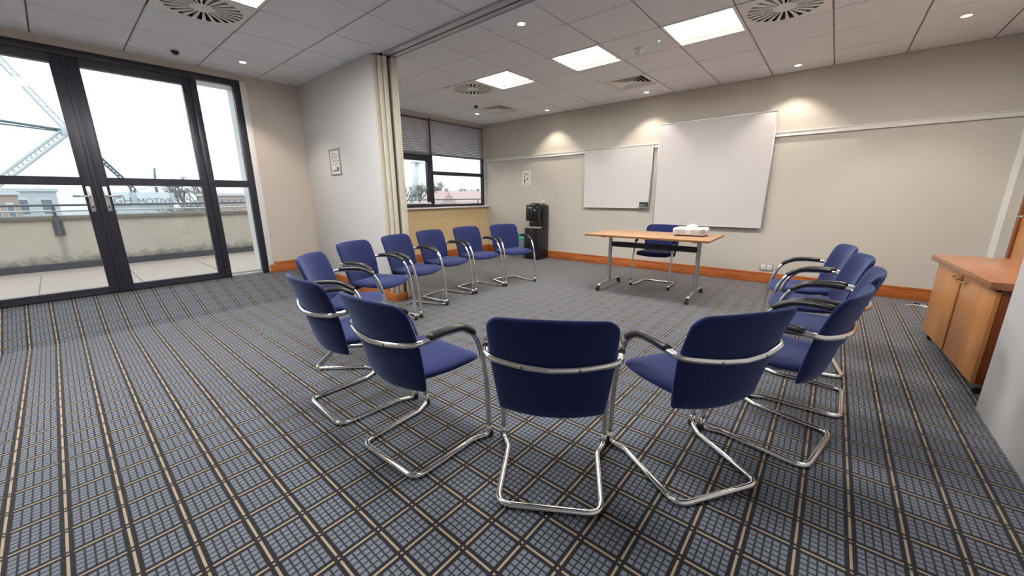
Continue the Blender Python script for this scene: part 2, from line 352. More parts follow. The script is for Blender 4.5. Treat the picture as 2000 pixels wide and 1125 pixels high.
for G, skip in ((GA, skipA), (GB, skipB)):
    x0, x1, y0, y1 = G['r']
    i0, i1 = math.floor((x0-G['x'])/0.6), math.ceil((x1-G['x'])/0.6); j0, j1 = math.floor((y0-G['y'])/0.6), math.ceil((y1-G['y'])/0.6)
    for i in range(i0, i1):
        for j in range(j0, j1):
            X, Y = G['x']+0.6*i, G['y']+0.6*j
            if any(abs(X-a) < .02 and abs(Y-b) < .02 for a, b in skip): continue
            ax, bxx, ay, by = max(X, x0), min(X+.6, x1), max(Y, y0), min(Y+.6, y1)
            if bxx-ax < .02 or by-ay < .02: continue
            if G is GB and ay > 2.4 : ay = ay
            if abs(bxx-ax-.6) < 1e-4 and abs(by-ay-.6) < 1e-4: link('tile', full_tile, ceil, (X, Y, CZ))
            else:
                b2 = bmesh.new(); box(b2, ax+(.006 if ax == X else .002), bxx-(.006 if bxx == X+.6 else .002), ay+(.006 if ay == Y else .002), by-(.006 if by == Y+.6 else .002), CZ, CZ+.02)
                obj('tile', b2, 'tile', ceil)
    for i in range(i0, i1+1):
        X = G['x']+0.6*i
        if x0 < X < x1: box(gb, X-.012, X+.012, y0, y1, CZ+.0205, CZ+.04); box(gb, X-.005, X+.005, y0, y1, CZ+.009, CZ+.0205)
    for j in range(j0, j1+1):
        Y = G['y']+0.6*j
        if y0 < Y < y1: box(gb, x0, x1, Y-.012, Y+.012, CZ+.0205, CZ+.0395); box(gb, x0, x1, Y-.005, Y+.005, CZ+.009, CZ+.0205)
obj('ceiling_grid', gb, 'tbar', ceil)
# partition track
tr = thing('partition_track', 'slotted aluminium ceiling track of the folding partition', 'track', (-1.6, 2.59, CZ-0.012))
boxes('track_rail', [(-2.26, 2.39, -0.082, -0.012, 0, 0.03), (-2.26, 2.39, 0.012, 0.072, 0, 0.03), (-2.26, 2.39, -0.082, -0.074, -0.006, 0), (-2.26, 2.39, 0.064, 0.072, -0.006, 0)], 'alu_white', tr)
boxes('track_slot', [(-2.26, 2.39, -0.012, 0.012, 0.012, 0.03)], 'dark', tr)

def ceiling_light(x, y, label, g='square fluorescent lights'):
    t = thing('ceiling_light', label, 'light', (x+.3, y+.3, CZ), 0, g)
    boxes('light_frame', [(-.296, .296, -.296, -.272, -.004, .02), (-.296, .296, .272, .296, -.004, .02), (-.296, -.272, -.272, .272, -.004, .02), (.272, .296, -.272, .272, -.004, .02)], 'plate', t, bevel=0.002)
    b = bmesh.new()      # curved reflector wings beside the lamp panel
    for s in (-1, 1):
        pr = [(s*.272, .004), (s*.262, .012), (s*.235, .022), (s*.225, .022), (s*.225, .03), (s*.272, .03)]
        prism(b, pr if s > 0 else pr[::-1], 0, -.272, .272); obj('reflector', b, 'reflector', t); b = bmesh.new()
    b = bmesh.new(); pr = [(-.225, .024), (-.15, .018), (0, .014), (.15, .018), (.225, .024), (.225, .032), (-.225, .032)]
    prism(b, pr, 0, -.272, .272); obj('diffuser', b, 'panel', t, True)
ceiling_light(-1.44, 3.8, 'lit square ceiling light beside the large slotted swirl vent')
ceiling_light(-2.64, 3.8, 'lit square ceiling light in the middle of the row of three')
ceiling_light(-3.84, 3.8, 'lit square ceiling light farthest back, beside the far swirl vent')
ceiling_light(0.36, 3.8, 'added square ceiling light above the cabinet side, out of view')  # unseen panel added to light this end of the room
ceiling_light(-3.77, 0.755, 'lit square ceiling light cut by the top edge, near the terrace doors')
for (x, y, l) in ((-2.57, .755, 'added unseen ceiling light above the viewer, left of the circle'), (-1.37, .755, 'added unseen ceiling light above the viewer, over the circle'), (-3.77, -.445, 'added ceiling light out of view, first beyond the top left one'), (-3.77, -1.645, 'added ceiling light out of view, second beyond the top left one')): ceiling_light(x, y, l)  # unseen panels added to brighten the near room and the left floor

# swirl vents: plate with a ring of slots, real vanes between them
NS = 24
def swirl_protos():
    b = bmesh.new(); R = .262; sg = 48; o = []; i = []
    for k in range(sg):
        a = 2*PI*k/sg; c, s = math.cos(a), math.sin(a); q = .294/max(abs(c), abs(s))
        o.append((q*c, q*s)); i.append((R*c, R*s))
    for z0 in (0, .004):
        V = [[b.verts.new((p[0], p[1], z0)) for p in L] for L in (o, i)]
        for k in range(sg): b.faces.new((V[0][k], V[0][(k+1) % sg], V[1][(k+1) % sg], V[1][k]))
        if z0 == 0: first = V
    for a, c in ((first[0], V[0]), (first[1], V[1])):
        for k in range(sg): b.faces.new((a[k], a[(k+1) % sg], c[(k+1) % sg], c[k]))
    plate = mesh('face_plate', b, 'plate')
    b = bmesh.new(); lathe(b, [(.082, 0), (.082, .006)], 32); lathe(b, [(.008, -.002), (.008, 0)], 12); hub = mesh('hub', b, 'plate')
    b = bmesh.new(); w0, w1 = .0038, .0155
    prism(b, [(.078, -w0), (.264, -w1+.006), (.264, w1+.006), (.078, w0)], 2, 0.0, .004)
    prism(b, [(.078, 0), (.264, .006), (.264, .009), (.078, .003)], 2, .004, .03); vane = mesh('vane', b, 'plate')
    b = bmesh.new(); lathe(b, [(.268, .03), (.268, .045)], 32); back = mesh('duct', b, 'dark')
    return plate, hub, vane, back
SWP = swirl_protos()
def swirl(x, y, label):
    t = thing('swirl_vent', label, 'vent', (x+.3, y+.3, CZ-.002), 0, 'square swirl vents')
    link('face_plate', SWP[0], t); link('hub', SWP[1], t); link('duct', SWP[3], t)
    for k in range(NS): link('vane', SWP[2], t, (0, 0, 0), (0, 0, 2*PI*k/NS))
swirl(-.84, 3.8, 'white square swirl vent at the top right, right of the nearest square light')
swirl(-4.44, 3.8, 'white square swirl vent far back, left of the farthest square light')
swirl(-4.37, .755, 'white square swirl vent at the top left near the terrace doors')
def louvre_vent(x, y, label):
    t = thing('louvre_vent', label, 'vent', (x+.3, y+.3, CZ-.002), 0, 'four way louvre vents')
    boxes('vent_frame', [(-.294, .294, -.294, -.25, 0, .01), (-.294, .294, .25, .294, 0, .01), (-.294, -.25, -.25, .25, 0, .01), (.25, .294, -.25, .25, 0, .01)], 'plate', t, bevel=.002)
    for k, r in enumerate((.236, .186, .136, .086)):
        b = bmesh.new(); o = [(r, 0.002), (r-.034, .032)]; V = []
        for rr, z in o + [(r-.031, .033), (r+.003, .004)]:
            V.append([b.verts.new((sx*rr, sy*rr, z)) for sx, sy in ((-1, -1), (1, -1), (1, 1), (-1, 1))])
        for a, c in zip(V, V[1:]+V[:1]):
            for q in range(4): b.faces.new((a[q], a[(q+1) % 4], c[(q+1) % 4], c[q]))
        obj('louvre', b, 'plate', t)
    bx('centre_plate', (-.045, .045, -.045, .045, .006, .012), 'plate', t)
    bx('duct', (-.25, .25, -.25, .25, .036, .044), 'dark', t)
louvre_vent(-2.64, 5.0, 'square louvred ceiling vent above the small whiteboard')
louvre_vent(-5.04, 5.0, 'square louvred ceiling vent in the far corner near the window')

def downlight(x, y, label, wall=None):
    t = thing('downlight', label, 'downlight', (x, y, CZ), 0, 'recessed round downlights')
    b = bmesh.new(); lathe(b, [(.030, -.001), (.034, -.006), (.047, -.004), (.049, 0)], 28, caps=False); obj('rim', b, 'plate', t, True)
    b = bmesh.new(); lathe(b, [(.029, -.0035), (.029, -.001)], 24); obj('bulb', b, 'bulb', t)
    L = bpy.data.lights.new('downlight_beam', 'SPOT'); L.energy = SPOT_W; L.spot_size = math.radians(98); L.spot_blend = 0.5; L.shadow_soft_size = 0.02; L.color = (1.0, 0.87, 0.75)
    o = bpy.data.objects.new('downlight_beam', L); COL.objects.link(o); o.parent = t; o.location = (0, 0, -.012)
for (x, y, l) in ((-2.333, 2.929, 'round downlight just right of the partition track'), (.627, 5.295, 'round downlight at the top right corner of the view'), (-.564, 5.907, 'round downlight right of the projection screen'),
                  (-2.351, 5.898, 'round downlight between the two whiteboards'), (-4.113, 5.897, 'round downlight above the wall left of the small whiteboard'), (-5.236, 5.281, 'round downlight nearest the window blinds'), (-5.259, 1.648, 'round downlight above the right end of the terrace doors')):
    downlight(x, y, l)
def dome(x, y, label):
    t = thing('motion_sensor', label, 'sensor', (x, y, CZ), 0, 'black ceiling sensors')
    b = bmesh.new(); lathe(b, [(.042, 0), (.044, -.006), (.038, -.010)], 24); obj('base', b, 'white_plastic', t, True)
    b = bmesh.new(); lathe(b, [(.034, -.010), (.033, -.020), (.026, -.034), (.014, -.042), (.003, -.044)], 24); obj('lens', b, 'gloss_black', t, True)
dome(-5.37, 1.09, 'small black dome sensor on the ceiling above the terrace doors'); dome(-4.80, 4.82, 'small black dome sensor on the ceiling near the window')
t = thing('smoke_detector', 'white round smoke detector between the ceiling lights', 'detector', (-1.781, 4.19, CZ))
b = bmesh.new(); lathe(b, [(.052, 0), (.052, -.012), (.047, -.016), (.047, -.026), (.040, -.034)], 28); obj('base', b, 'white_plastic', t, True)
b = bmesh.new(); lathe(b, [(.030, -.034), (.028, -.044), (.022, -.048)], 24); obj('sensor_chamber', b, 'white_plastic', t, True)
for k in range(6):
    b = bmesh.new(); box(b, .028, .036, -.004, .004, -.046, -.033); obj('rib', b, 'grey_plastic', t, rot=(0, 0, k*PI/3))
t = thing('indicator_light', 'tiny green indicator light on the ceiling beside the smoke detector', 'indicator', (-1.545, 4.10, CZ))
b = bmesh.new(); lathe(b, [(.016, 0), (.015, -.004), (.009, -.005)], 20); obj('bezel', b, 'white_plastic', t, True)
b = bmesh.new(); lathe(b, [(.008, -.005), (.006, -.009), (.002, -.011)], 16); obj('led', b, 'led', t, True)

# ------------------------------------------------------------------ terrace doors
XF0, XF1 = XD-.06, XD+.012
fr = struct(boxes('trim_4', [(XF0, XF1, 1.672, 1.745, RZ-.02, 2.605), (XF0, XF1, OY0-.03, OY0+.05, RZ-.02, 2.605), (XF0, XF1, OY0+.05, 1.672, 2.535, 2.605)], 'alu', bevel=.004), 'dark outer frame of the glazed doors')
def leaf(name, y0, y1, gy0, gy1, label, hs):
    """door leaf between y0 and y1 with glass gy0..gy1; hs = side of the lever"""
    o = struct(boxes(name, [(XF0+.004, XF1-.004, y0, gy0, RZ, 2.533), (XF0+.004, XF1-.004, gy1, y1, RZ, 2.533)], 'alu', bevel=.005), label)
    boxes('rail', [(XF0+.005, XF1-.005, gy0, gy1, RZ+.004, .300)], 'alu', o); boxes('rail', [(XF0+.005, XF1-.005, gy0, gy1, 1.347, 1.424)], 'alu', o); boxes('rail', [(XF0+.005, XF1-.005, gy0, gy1, 2.456, 2.533)], 'alu', o)
    for z0, z1 in ((.300, 1.347), (1.424, 2.456)): bx('pane', (XD-.028, XD-.022, gy0, gy1, z0, z1), 'glass', o)
    if hs > 0: bx('meeting_strip', (XF1-.006, XF1+.004, .303, .337, RZ, 2.533), 'alu', o, bevel=.002)
    yh = y0+.056 if hs > 0 else y1-.056
    pl = bx('handle_plate', (XF1-.006, XF1+.006, yh-.017, yh+.017, 1.085, 1.335), 'silver', o, bevel=.004)
    b = bmesh.new(); tube(b, fillet([(XF1+.004, yh, 1.238), (XF1+.052, yh, 1.238), (XF1+.052, yh+hs*.118, 1.238)], .016), .009); obj('lever', b, 'chrome', pl, 'all')
    b = bmesh.new(); lathe(b, [(.009, XF1+.005), (.009, XF1+.0095)], 16, (0, yh, 1.13), 'x'); obj('keyhole', b, 'black', pl, True)
leaf('door_1', .322, 1.252, .416, 1.186, 'right leaf of the dark framed glazed terrace doors', 1)
leaf('door_2', -.610, .318, -.545, .226, 'left leaf of the dark framed glazed terrace doors', -1)
def sidelight(name, y0, y1, m0, m1, label):
    o = struct(boxes(name, [(XF0+.002, XF1-.002, m0, m1, RZ-.01, 2.535)], 'alu', bevel=.004), label)
    boxes('rail', [(XF0+.006, XF1-.006, y0, y1, 1.343, 1.424)], 'alu', o)
    boxes('sill_rail', [(XF0+.006, XF1-.03, y0, y1, RZ-.02, RZ+.012)], 'silver', o)
    for z0, z1 in ((RZ+.012, 1.343), (1.424, 2.535)): bx('pane', (XD-.028, XD-.022, y0, y1, z0, z1), 'glass', o)
sidelight('window_1', 1.318, 1.672, 1.254, 1.318, 'narrow fixed light right of the terrace doors')
sidelight('window_2', OY0+.05, -.678, -.678, -.612, 'narrow fixed light left of the terrace doors')

# ------------------------------------------------------------------ window with blinds
WX0, WX1 = XW-.10, XW-.035
win = struct(boxes('window_3', [(WX0, WX1, 3.15, 6.165, 1.012, 1.066), (WX0, WX1, 3.15, 6.165, 2.57, 2.625), (WX0, WX1, 3.15, 3.21, 1.066, 2.57), (WX0, WX1, 6.125, 6.165, 1.066, 2.57), (WX0, WX1, 4.70, 4.785, 1.066, 2.57)], 'alu', bevel=.004), 'dark framed window in the far corner')
boxes('rail', [(WX0+.004, WX1-.004, 4.785, 6.125, 1.618, 1.684)], 'alu', win)
boxes('sash', [(WX0+.01, WX1+.012, 3.22, 4.70, 1.066, 1.10), (WX0+.01, WX1+.012, 3.22, 4.70, 1.86, 2.00), (WX0+.01, WX1+.012, 3.22, 3.27, 1.10, 1.86), (WX0+.01, WX1+.012, 4.645, 4.70, 1.10, 1.86)], 'alu', win, bevel=.004)
boxes('sash_stay', [(WX1+.012, WX1+.03, 3.3, 4.66, 1.076, 1.098), (WX1+.012, WX1+.05, 4.58, 4.66, 1.072, 1.112)], 'white_plastic', win, bevel=.002)
for (a, b_, c, d) in ((3.27, 4.645, 1.10, 1.86), (3.21, 4.70, 2.00, 2.57), (4.785, 6.125, 1.066, 1.618), (4.785, 6.125, 1.684, 2.57)): bx('pane', (XW-.072, XW-.066, a, b_, c, d), 'glass', win)
struct(boxes('window_sill', [(XW-.10, XW+.075, 3.15, 6.205, .985, 1.012)], 'white_gloss', bevel=.005), 'cream window sill')
prof = [(-.0165, -.0045), (-.008, .0005), (0, .002), (.008, .0005), (.0165, -.0045), (.0165, -.0053), (.008, -.0003), (0, .0012), (-.008, -.0003), (-.0165, -.0053)]
def blind(y0, y1, zb, label):
    t = thing('venetian_blind', label, 'blind', (XW-.012, (y0+y1)/2, zb), 0, 'grey venetian blinds'); h = (y1-y0)/2
    b = bmesh.new(); ca, sa = math.cos(math.radians(48)), math.sin(math.radians(48))
    prism(b, [(x*ca-z*sa, x*sa+z*ca) for x, z in prof], 1, -h, h); slat = mesh('slat', b, 'blind')
    n = int((2.59-zb-.02)/.030)
    for k in range(n): link('slat', slat, t, (0, 0, .028+k*.030))
    boxes('head_rail', [(-.016, .016, -h, h, 2.594-zb, 2.622-zb)], 'blind', t, bevel=.002)
    boxes('bottom_rail', [(-.013, .013, -h, h, -.002, .016)], 'rail_dark', t, bevel=.003)
    for f in (-.72, -.05, .62):
        b = bmesh.new(); tube(b, [(.0155, f*h, 0), (.0155, f*h, 2.6-zb)], .0016, 6); obj('ladder_cord', b, 'cord', t)
    b = bmesh.new(); tube(b, [(.018, -.9*h, 2.6-zb), (.02, -.9*h, 1.45-zb)], .002, 6); obj('tilt_wand', b, 'cord', t)
blind(3.22, 4.715, 1.955, 'grey venetian blind half raised on the left part of the corner window')
blind(4.745, 6.15, 1.965, 'grey venetian blind half raised on the right part of the corner window')

# ------------------------------------------------------------------ chairs
def chair_proto():
    t = bpy.data.objects.new('cantilever_chair', None); COL.objects.link(t); t.empty_display_size = .1
    # backrest: concave, reclined, rounded upper corners
    z0, z1, rc = .392, .812, .055
    def back(u, v, s):
        q = (v+1)/2; z = z0+(z1-z0)*q
        w = .203+.030*min(1, q/.55)**.8
        if z > z1-rc: w -= rc-math.sqrt(max(0, rc*rc-(z-(z1-rc))**2))
        if z < z0+.008: w -= .008-math.sqrt(max(0, .000064-(z-(z0+.008))**2))
        x = u*w
        ym = -.128-.118*q+.010*math.sin(PI*q)
        ym -= .044*(1-(x/.235)**2)
        e = max(abs(u), abs(v)); th = .019*math.sqrt(max(0, 1-e**7))
        zz = z - .014*(1-q)*(1-(x/.22)**2) - .012*max(0, q-.8)*5*(abs(x)/.22)**2*.6
        return (x, ym+s*th, zz)
    b = bmesh.new(); solid(b, back, 20, 20); obj('backrest', b, 'fabric', t, 'all')
    def seat(u, v, s):
        yf, yb = .222, -.160
        q = (v+1)/2; w = .2365-.045*(1-q)**2 - .035*max(0, (q-.72)/.28)**2.2
        x = u*w; y = yb+(yf-yb)*q - .040*(x/.235)**2*q
        e = max(abs(u), abs(v)); th = .027*math.sqrt(max(0, 1-e**6))
        z = .448 + .010*(abs(u)**2) - .022*max(0, (q-.75)/.25)**2 - .006*math.sin(PI*q)
        return (x, y, z+s*th)
    b = bmesh.new(); solid(b, seat, 18, 18); obj('seat', b, 'fabric', t, 'all')
    R = .0133
    arm = [(.25, -.06, .645), (.25, -.115, .644), (.2495, -.158, .641), (.241, -.192, .637), (.205, -.218, .631), (.10, -.247, .621), (0, -.257, .616)]
    pts = catmull(arm, 5); pts = pts + [Vector((-p.x, p.y, p.z)) for p in pts[-2::-1]]
    b = bmesh.new(); tube(b, pts, R, 10); br = obj('back_rail', b, 'chrome', t, 'all')
    for x in (-.10, .10):
        b = bmesh.new(); lathe(b, [(.006, -.264), (.006, -.255)], 10, (x, .004, .6205), 'y'); obj('screw', b, 'black', br, True)
    b = bmesh.new(); rp = [(.25, .208, .07), (.25, .207, R), (.213, .125, R), (.205, -.232, R)]
    rp = rp + [(-x, y, z) for x, y, z in rp[::-1]]
    tube(b, fillet(rp, [0, .03, .06, .06, .06, .06, .03, 0], 6), R, 10); obj('floor_runner', b, 'chrome', t, 'all')
    for s in (-1, 1):
        lg = [(s*.25, .208, .07), (s*.25, .205, .17), (s*.25, .199, .29), (s*.25, .183, .40), (s*.25, .155, .515), (s*.25, .112, .592), (s*.25, .04, .634), (s*.25, -.06, .645)]
        b = bmesh.new(); tube(b, catmull(lg, 5), R, 10); obj('leg', b, 'chrome', t, 'all')
        pd = catmull([(s*.25, -.15, .650), (s*.25, -.07, .654), (s*.25, .02, .648), (s*.25, .075, .626), (s*.25, .118, .596)], 5)
        b = bmesh.new(); tube(b, pd, lambda u: .0195*(1-max(0, abs(u-.5)*2-.93)*3.5), 12, True, .86); obj('arm_pad', b, 'pad', t, 'all')
        b = bmesh.new(); lathe(b, [(.0135, .0), (.0175, .004), (.0185, .026), (.0155, .036)], 14, (s*.25, .213, 0)); obj('foot', b, 'black', t, True)
    return t
CH = [
 (-.808, 1.225, 121.6, 'navy armchair in the centre foreground, seen square from behind'),
 (-1.438, 1.016, 92.0, 'navy armchair in the left foreground, immediately left of the centre foreground chair'),
 (-2.065, 1.015, 87.3, 'navy armchair at the left bend of the circle, with its curved back nearest the ramp'),
 (-2.674, 1.303, 45.0, 'navy armchair facing right, nearest the terrace doors, partly behind the left bend chair'),
 (-3.158, 1.828, 24.0, 'navy armchair in the left row in front of the off white stub wall'),
 (-3.364, 2.394, 17.9, 'navy armchair in the left row in front of the folded partition panels'),
 (-3.526, 2.944, 8.4, 'navy armchair under the left part of the corner window, third from the water cooler'),
 (-3.552, 3.536, -2.3, 'navy armchair under the right part of the corner window, second from the water cooler'),
 (-3.447, 4.118, -16.3, 'navy armchair at the far end of the left row, in front of the water cooler'),
 (-.380, 1.665, 146.1, 'navy armchair in the right foreground, immediately right of the centre foreground chair'),
 (-.112, 2.192, 168.5, 'navy armchair with a tall curved back at the near end of the right row'),
 (-.030, 2.765, 178.5, 'navy armchair in the right row, second from its near end'),
 (-.049, 3.337, -170.6, 'navy armchair in the right row, second from its far end'),
 (-.116, 3.905, -167.4, 'navy armchair at the far end of the right row, before the wall socket'),
 (-1.757, 5.147, -88.2, 'navy armchair behind the wooden table, facing the circle'),
]
proto = chair_proto()
for i, (x, y, a, l) in enumerate(CH):
    o = proto if i == 0 else copy_tree(proto)
    o.location = (x, y, 0); o.rotation_euler = (0, 0, math.radians(a-90)); tag(o, l, 'chair', 'navy cantilever armchairs')

# ------------------------------------------------------------------ table and projector
TB = thing('folding_table', 'rectangular beech table on silver T legs with black castors', 'table', (-1.675, 4.72, 0), math.radians(1.7))
tt = bx('table_top', (-.72, .72, -.41, .40, .712, .735), 'oak', TB, bevel=.003)
boxes('edge_band', [(-.722, .722, -.412, -.409, .713, .734), (-.722, .722, .399, .402, .713, .734), (-.722, -.719, -.409, .399, .713, .734), (.719, .722, -.409, .399, .713, .734)], 'oak_edge', tt)
bx('stretcher', (-.52, .52, -.012, .012, .548, .615), 'black', TB, bevel=.003)
for s in (-1, 1):
    b = bmesh.new(); lathe(b, [(.024, .085), (.024, .70)], 20, (s*.545, 0, 0)); lg = obj('leg', b, 'steel', TB, True)
    bx('top_bracket', (s*.545-.03, s*.545+.03, -.25, .25, .688, .712), 'black', lg, bevel=.003)
    b = bmesh.new(); tube(b, [(s*.545, -.33, .068), (s*.545, -.2, .078), (s*.545, 0, .086), (s*.545, .2, .078), (s*.545, .33, .068)], .018, 12, True, .7); obj('foot_bar', b, 'steel', TB, 'all')
    for e in (-1, 1):
        b = bmesh.new(); box(b, s*.545-.014, s*.545+.014, e*.325-.022, e*.325+.022, .036, .064)
        c = obj('castor', b, 'black', TB, True, .005)
        for q in (-.012, .012):
            b = bmesh.new(); lathe(b, [(.020, -.007), (.0245, -.004), (.0245, .004), (.020, .007)], 18, (s*.545+q, e*.325+e*.012, .0245), 'x'); obj('wheel', b, 'black', c, True)
PJ = thing('projector', 'white projector standing on the right end of the wooden table', 'projector', (-1.265, 4.84, .735), math.radians(4))
b = bmesh.new(); prism(b, [(-.175, .022), (-.170, .014), (.165, .014), (.178, .024), (.180, .070), (.170, .090), (.150, .096), (-.160, .096), (-.178, .086)], 1, -.13, .13); body = obj('body', b, 'white_plastic', PJ, True, .006)
b = bmesh.new(); prism(b, [(-.085, .096), (-.055, .112), (-.03, .126), (.0, .131), (.03, .122), (.05, .104), (.055, .096)], 1, -.02, .11); obj('lens_housing', b, 'white_plastic', PJ, True, .005)
for x0, x1, n in ((-.155, -.035, 4), (.015, .125, 4)):
    bx('grille', (x0, x1, -.133, -.127, .028, .078), 'grey_plastic', PJ)
    for k in range(n): bx('grille_slat', (x0, x1, -.1355, -.133, .032+k*.0125, .037+k*.0125), 'white_plastic', PJ)
b = bmesh.new(); lathe(b, [(.018, -.137), (.018, -.128)], 20, (-.01, 0, .058), 'y'); ring = obj('port_ring', b, 'white_plastic', PJ, True)
b = bmesh.new(); lathe(b, [(.007, -.139), (.007, -.136)], 14, (-.01, 0, .058), 'y'); obj('port', b, 'grey_plastic', ring, True)
b = bmesh.new(); lathe(b, [(.030, -.136), (.032, -.128)], 22, (.150, 0, .055), 'y'); obj('fan_grille', b, 'grey_plastic', PJ, True)
for x in (-.15, .15):
    for y in (-.1, .1):
        b = bmesh.new(); lathe(b, [(.010, 0), (.012, .016)], 12, (x, y, 0)); obj('foot', b, 'black', PJ, True)

# ------------------------------------------------------------------ whiteboards and wall fittings
def wboard(name, x0, x1, z0, z1, y, label, cat, m, fw):
    t = thing(name, label, cat, ((x0+x1)/2, y, z0)); h = (x1-x0)/2; H = z1-z0
    bx('panel', (-h+.004, h-.004, -.012, .004, .004, H-.004), m, t)
    boxes('frame', [(-h, h, -.017, .008, 0, fw), (-h, h, -.017, .008, H-fw, H), (-h, -h+fw, -.017, .008, fw, H-fw), (h-fw, h, -.017, .008, fw, H-fw)], 'silver', t, bevel=.002)
    for x in (-h*.6, h*.6): boxes('hanger', [(x-.02, x+.02, .008, YB-y-.0305, min(H-.05, 1.94-z0), min(H-.05, 1.94-z0)+.03)], 'silver', t)
    return t
sb = wboard('whiteboard', -3.488, -2.285, .995, 1.981, YB-.04, 'smaller whiteboard with a pen holder in its corner, left on the wall', 'whiteboard', 'board', .012)
wboard('projection_board', -2.200, -.715, .752, 2.247, YB-.055, 'large square white projection board behind the table', 'projection screen', 'screen', .011)
t = thing('pen_holder', 'small magnetic holder of marker pens at the corner of the whiteboard', 'pen holder', (-2.375, YB-.058, 1.012))
bx('tray', (-.075, .07, -.045, 0, 0, .014), 'grey_plastic', t, bevel=.003); bx('back', (-.075, .07, -.006, 0, .014, .075), 'white_plastic', t)
for k, m in enumerate(('ink_dark', 'grey_plastic', 'black', 'ink_dark')):
    b = bmesh.new(); lathe(b, [(.007, -.062), (.009, -.058), (.009, .03), (.008, .032), (.008, .058)], 12, (0, -.018, .024+k*.0185), 'x'); p_ = obj('marker_pen', b, m, t, True)
bx('eraser', (.045, .075, -.04, -.006, .014, .09), 'ink_dark', t, bevel=.003)
# framed notice on the stub wall
t = thing('framed_notice', 'small framed notice on the off white stub wall', 'notice', (-4.965, 2.426, 1.49))
boxes('frame', [(-.135, .135, -.014, 0, 0, .014), (-.135, .135, -.014, 0, .301, .315), (-.135, -.121, -.014, 0, .014, .301), (.121, .135, -.014, 0, .014, .301)], 'grey_plastic', t, bevel=.002)
bx('paper', (-.121, .121, -.006, 0, .014, .301), 'paper', t)
for k in range(7): bx('print_line', (-.085, .04+.03*((k*5) % 3), -.0068, -.006, .255-k*.022, .262-k*.022), 'tan_print' if k % 2 else 'ink', t)
bx('print_block', (-.085, .085, -.0068, -.006, .045, .060), 'ink', t); bx('print_block', (.02, .08, -.0068, -.006, .062, .092), 'ink', t)
# instruction sheet above the water cooler
t = thing('instruction_sheet', 'small printed instruction sheet on the wall left of the water cooler', 'sign', (-4.815, YB, 1.425))
bx('sheet', (-.11, .11, -.004, 0, 0, .28), 'paper', t)
def pic(pts, m): 
    b = bmesh.new(); prism(b, pts, 1, -.0055, -.004); obj('printed_figure', b, m, t)
pic([(-.055, .20), (-.03, .225), (-.005, .205), (-.02, .19)], 'ink'); pic([(.0, .215), (.03, .195), (.055, .185), (.06, .20), (.03, .222)], 'ink')
pic([(-.07, .15), (-.03, .15), (-.03, .165), (-.07, .165)], 'ink'); pic([(-.065, .045), (-.04, .045), (-.025, .105), (-.04, .125), (-.06, .10)], 'ink_dark')
pic([(.005, .10), (.045, .09), (.05, .13), (.02, .14)], 'ink'); pic([(-.075, .02), (.05, .02), (.05, .028), (-.075, .028)], 'ink')
# double socket
t = thing('wall_socket', 'double wall socket above the skirting right of the table', 'socket', (-.596, YB, .178))
bx('plate', (-.076, .076, -.012, 0, 0, .088), 'grey_plastic', t, bevel=.003)
for s in (-1, 1):
    bx('socket_face', (s*.036-.03, s*.036+.03, -.015, -.012, .008, .08), 'white_plastic', t, bevel=.002)
    for dx, dz in ((0, .058), (-.011, .034), (.011, .034)): bx('pin_hole', (s*.036+dx-.003, s*.036+dx+.003, -.0158, -.015, dz-.004, dz+.004), 'black', t)
    bx('switch', (s*.012-.005, s*.012+.005, -.018, -.015, .060, .074), 'white_plastic', t)

# ------------------------------------------------------------------ water cooler and bin
WC = thing('water_cooler', 'tall black water cooler standing in the far corner', 'water cooler', (-4.405, 6.0, 0))
def wbox(name, d, m, bev=.01, par=None): return bx(name, d, m, par or WC, bevel=bev)
wbox('lower_cabinet', (-.165, .165, -.17, .17, .0, .60), 'gloss_black', .012)
b = bmesh.new(); prism(b, [(-.165, .60), (-.165, 1.06), (-.10, 1.075), (.04, 1.07), (.165, 1.03), (.165, .60)], 1, -.02, .17); obj('upper_body', b, 'gloss_black', WC, True, .008)
wbox('tap_hood', (-.145, .145, -.16, -.015, .74, 1.04), 'gloss_black', .02)
wbox('side_pillar', (.09, .15, -.13, -.015, .64, .75), 'gloss_black', .01)
wbox('tap_recess', (-.14, .08, -.04, -.016, .64, .75), 'black', .004)
dt = wbox('drip_tray', (-.15, .15, -.185, -.015, .605, .635), 'silver', .006)
for k in range(5): bx('grate_bar', (-.12+k*.05, -.09+k*.05, -.17, -.03, .635, .638), 'steel', dt)
for x in (-.06, .03):
    b = bmesh.new(); tube(b, [(x, -.09, .75), (x, -.095, .70)], .012, 10); obj('tap', b, 'grey_plastic', WC, 'all')
wbox('top_cap', (-.15, -.02, -.15, -.02, 1.04, 1.052), 'grey_plastic', .004)
b = bmesh.new(); tube(b, fillet([(.10, .02, 1.03), (.10, .02, 1.10), (.13, .06, 1.12), (.14, .09, 1.04)], .02), .010, 10); obj('hose', b, 'white_plastic', WC, 'all')
bx('name_badge', (-.09, .0, -.163, -.159, .985, 1.0), 'silver', WC); bx('button', (.06, .085, -.163, -.159, .93, .965), 'silver', WC, bevel=.002); bx('button', (.105, .13, -.163, -.159, .985, 1.0), 'silver', WC, bevel=.001)
BN = thing('waste_bin', 'waste bin with a green lid half hidden beside the water cooler', 'bin', (-4.74, 5.93, 0))
b = bmesh.new(); lathe(b, [(.115, 0), (.12, .01), (.145, .385)], 28); obj('body', b, 'bin', BN, True)
b = bmesh.new(); lathe(b, [(.150, .385), (.152, .455), (.140, .475), (.05, .485)], 28); obj('lid', b, 'green', BN, True)
b = bmesh.new(); lathe(b, [(.151, .375), (.154, .388)], 28); obj('rim', b, 'bin', BN, True)

# ------------------------------------------------------------------ cabinet
CB = thing('cabinet', 'low cherry wood cabinet with two doors at the right', 'cabinet', (.765, 4.0, 0), math.radians(2.9))
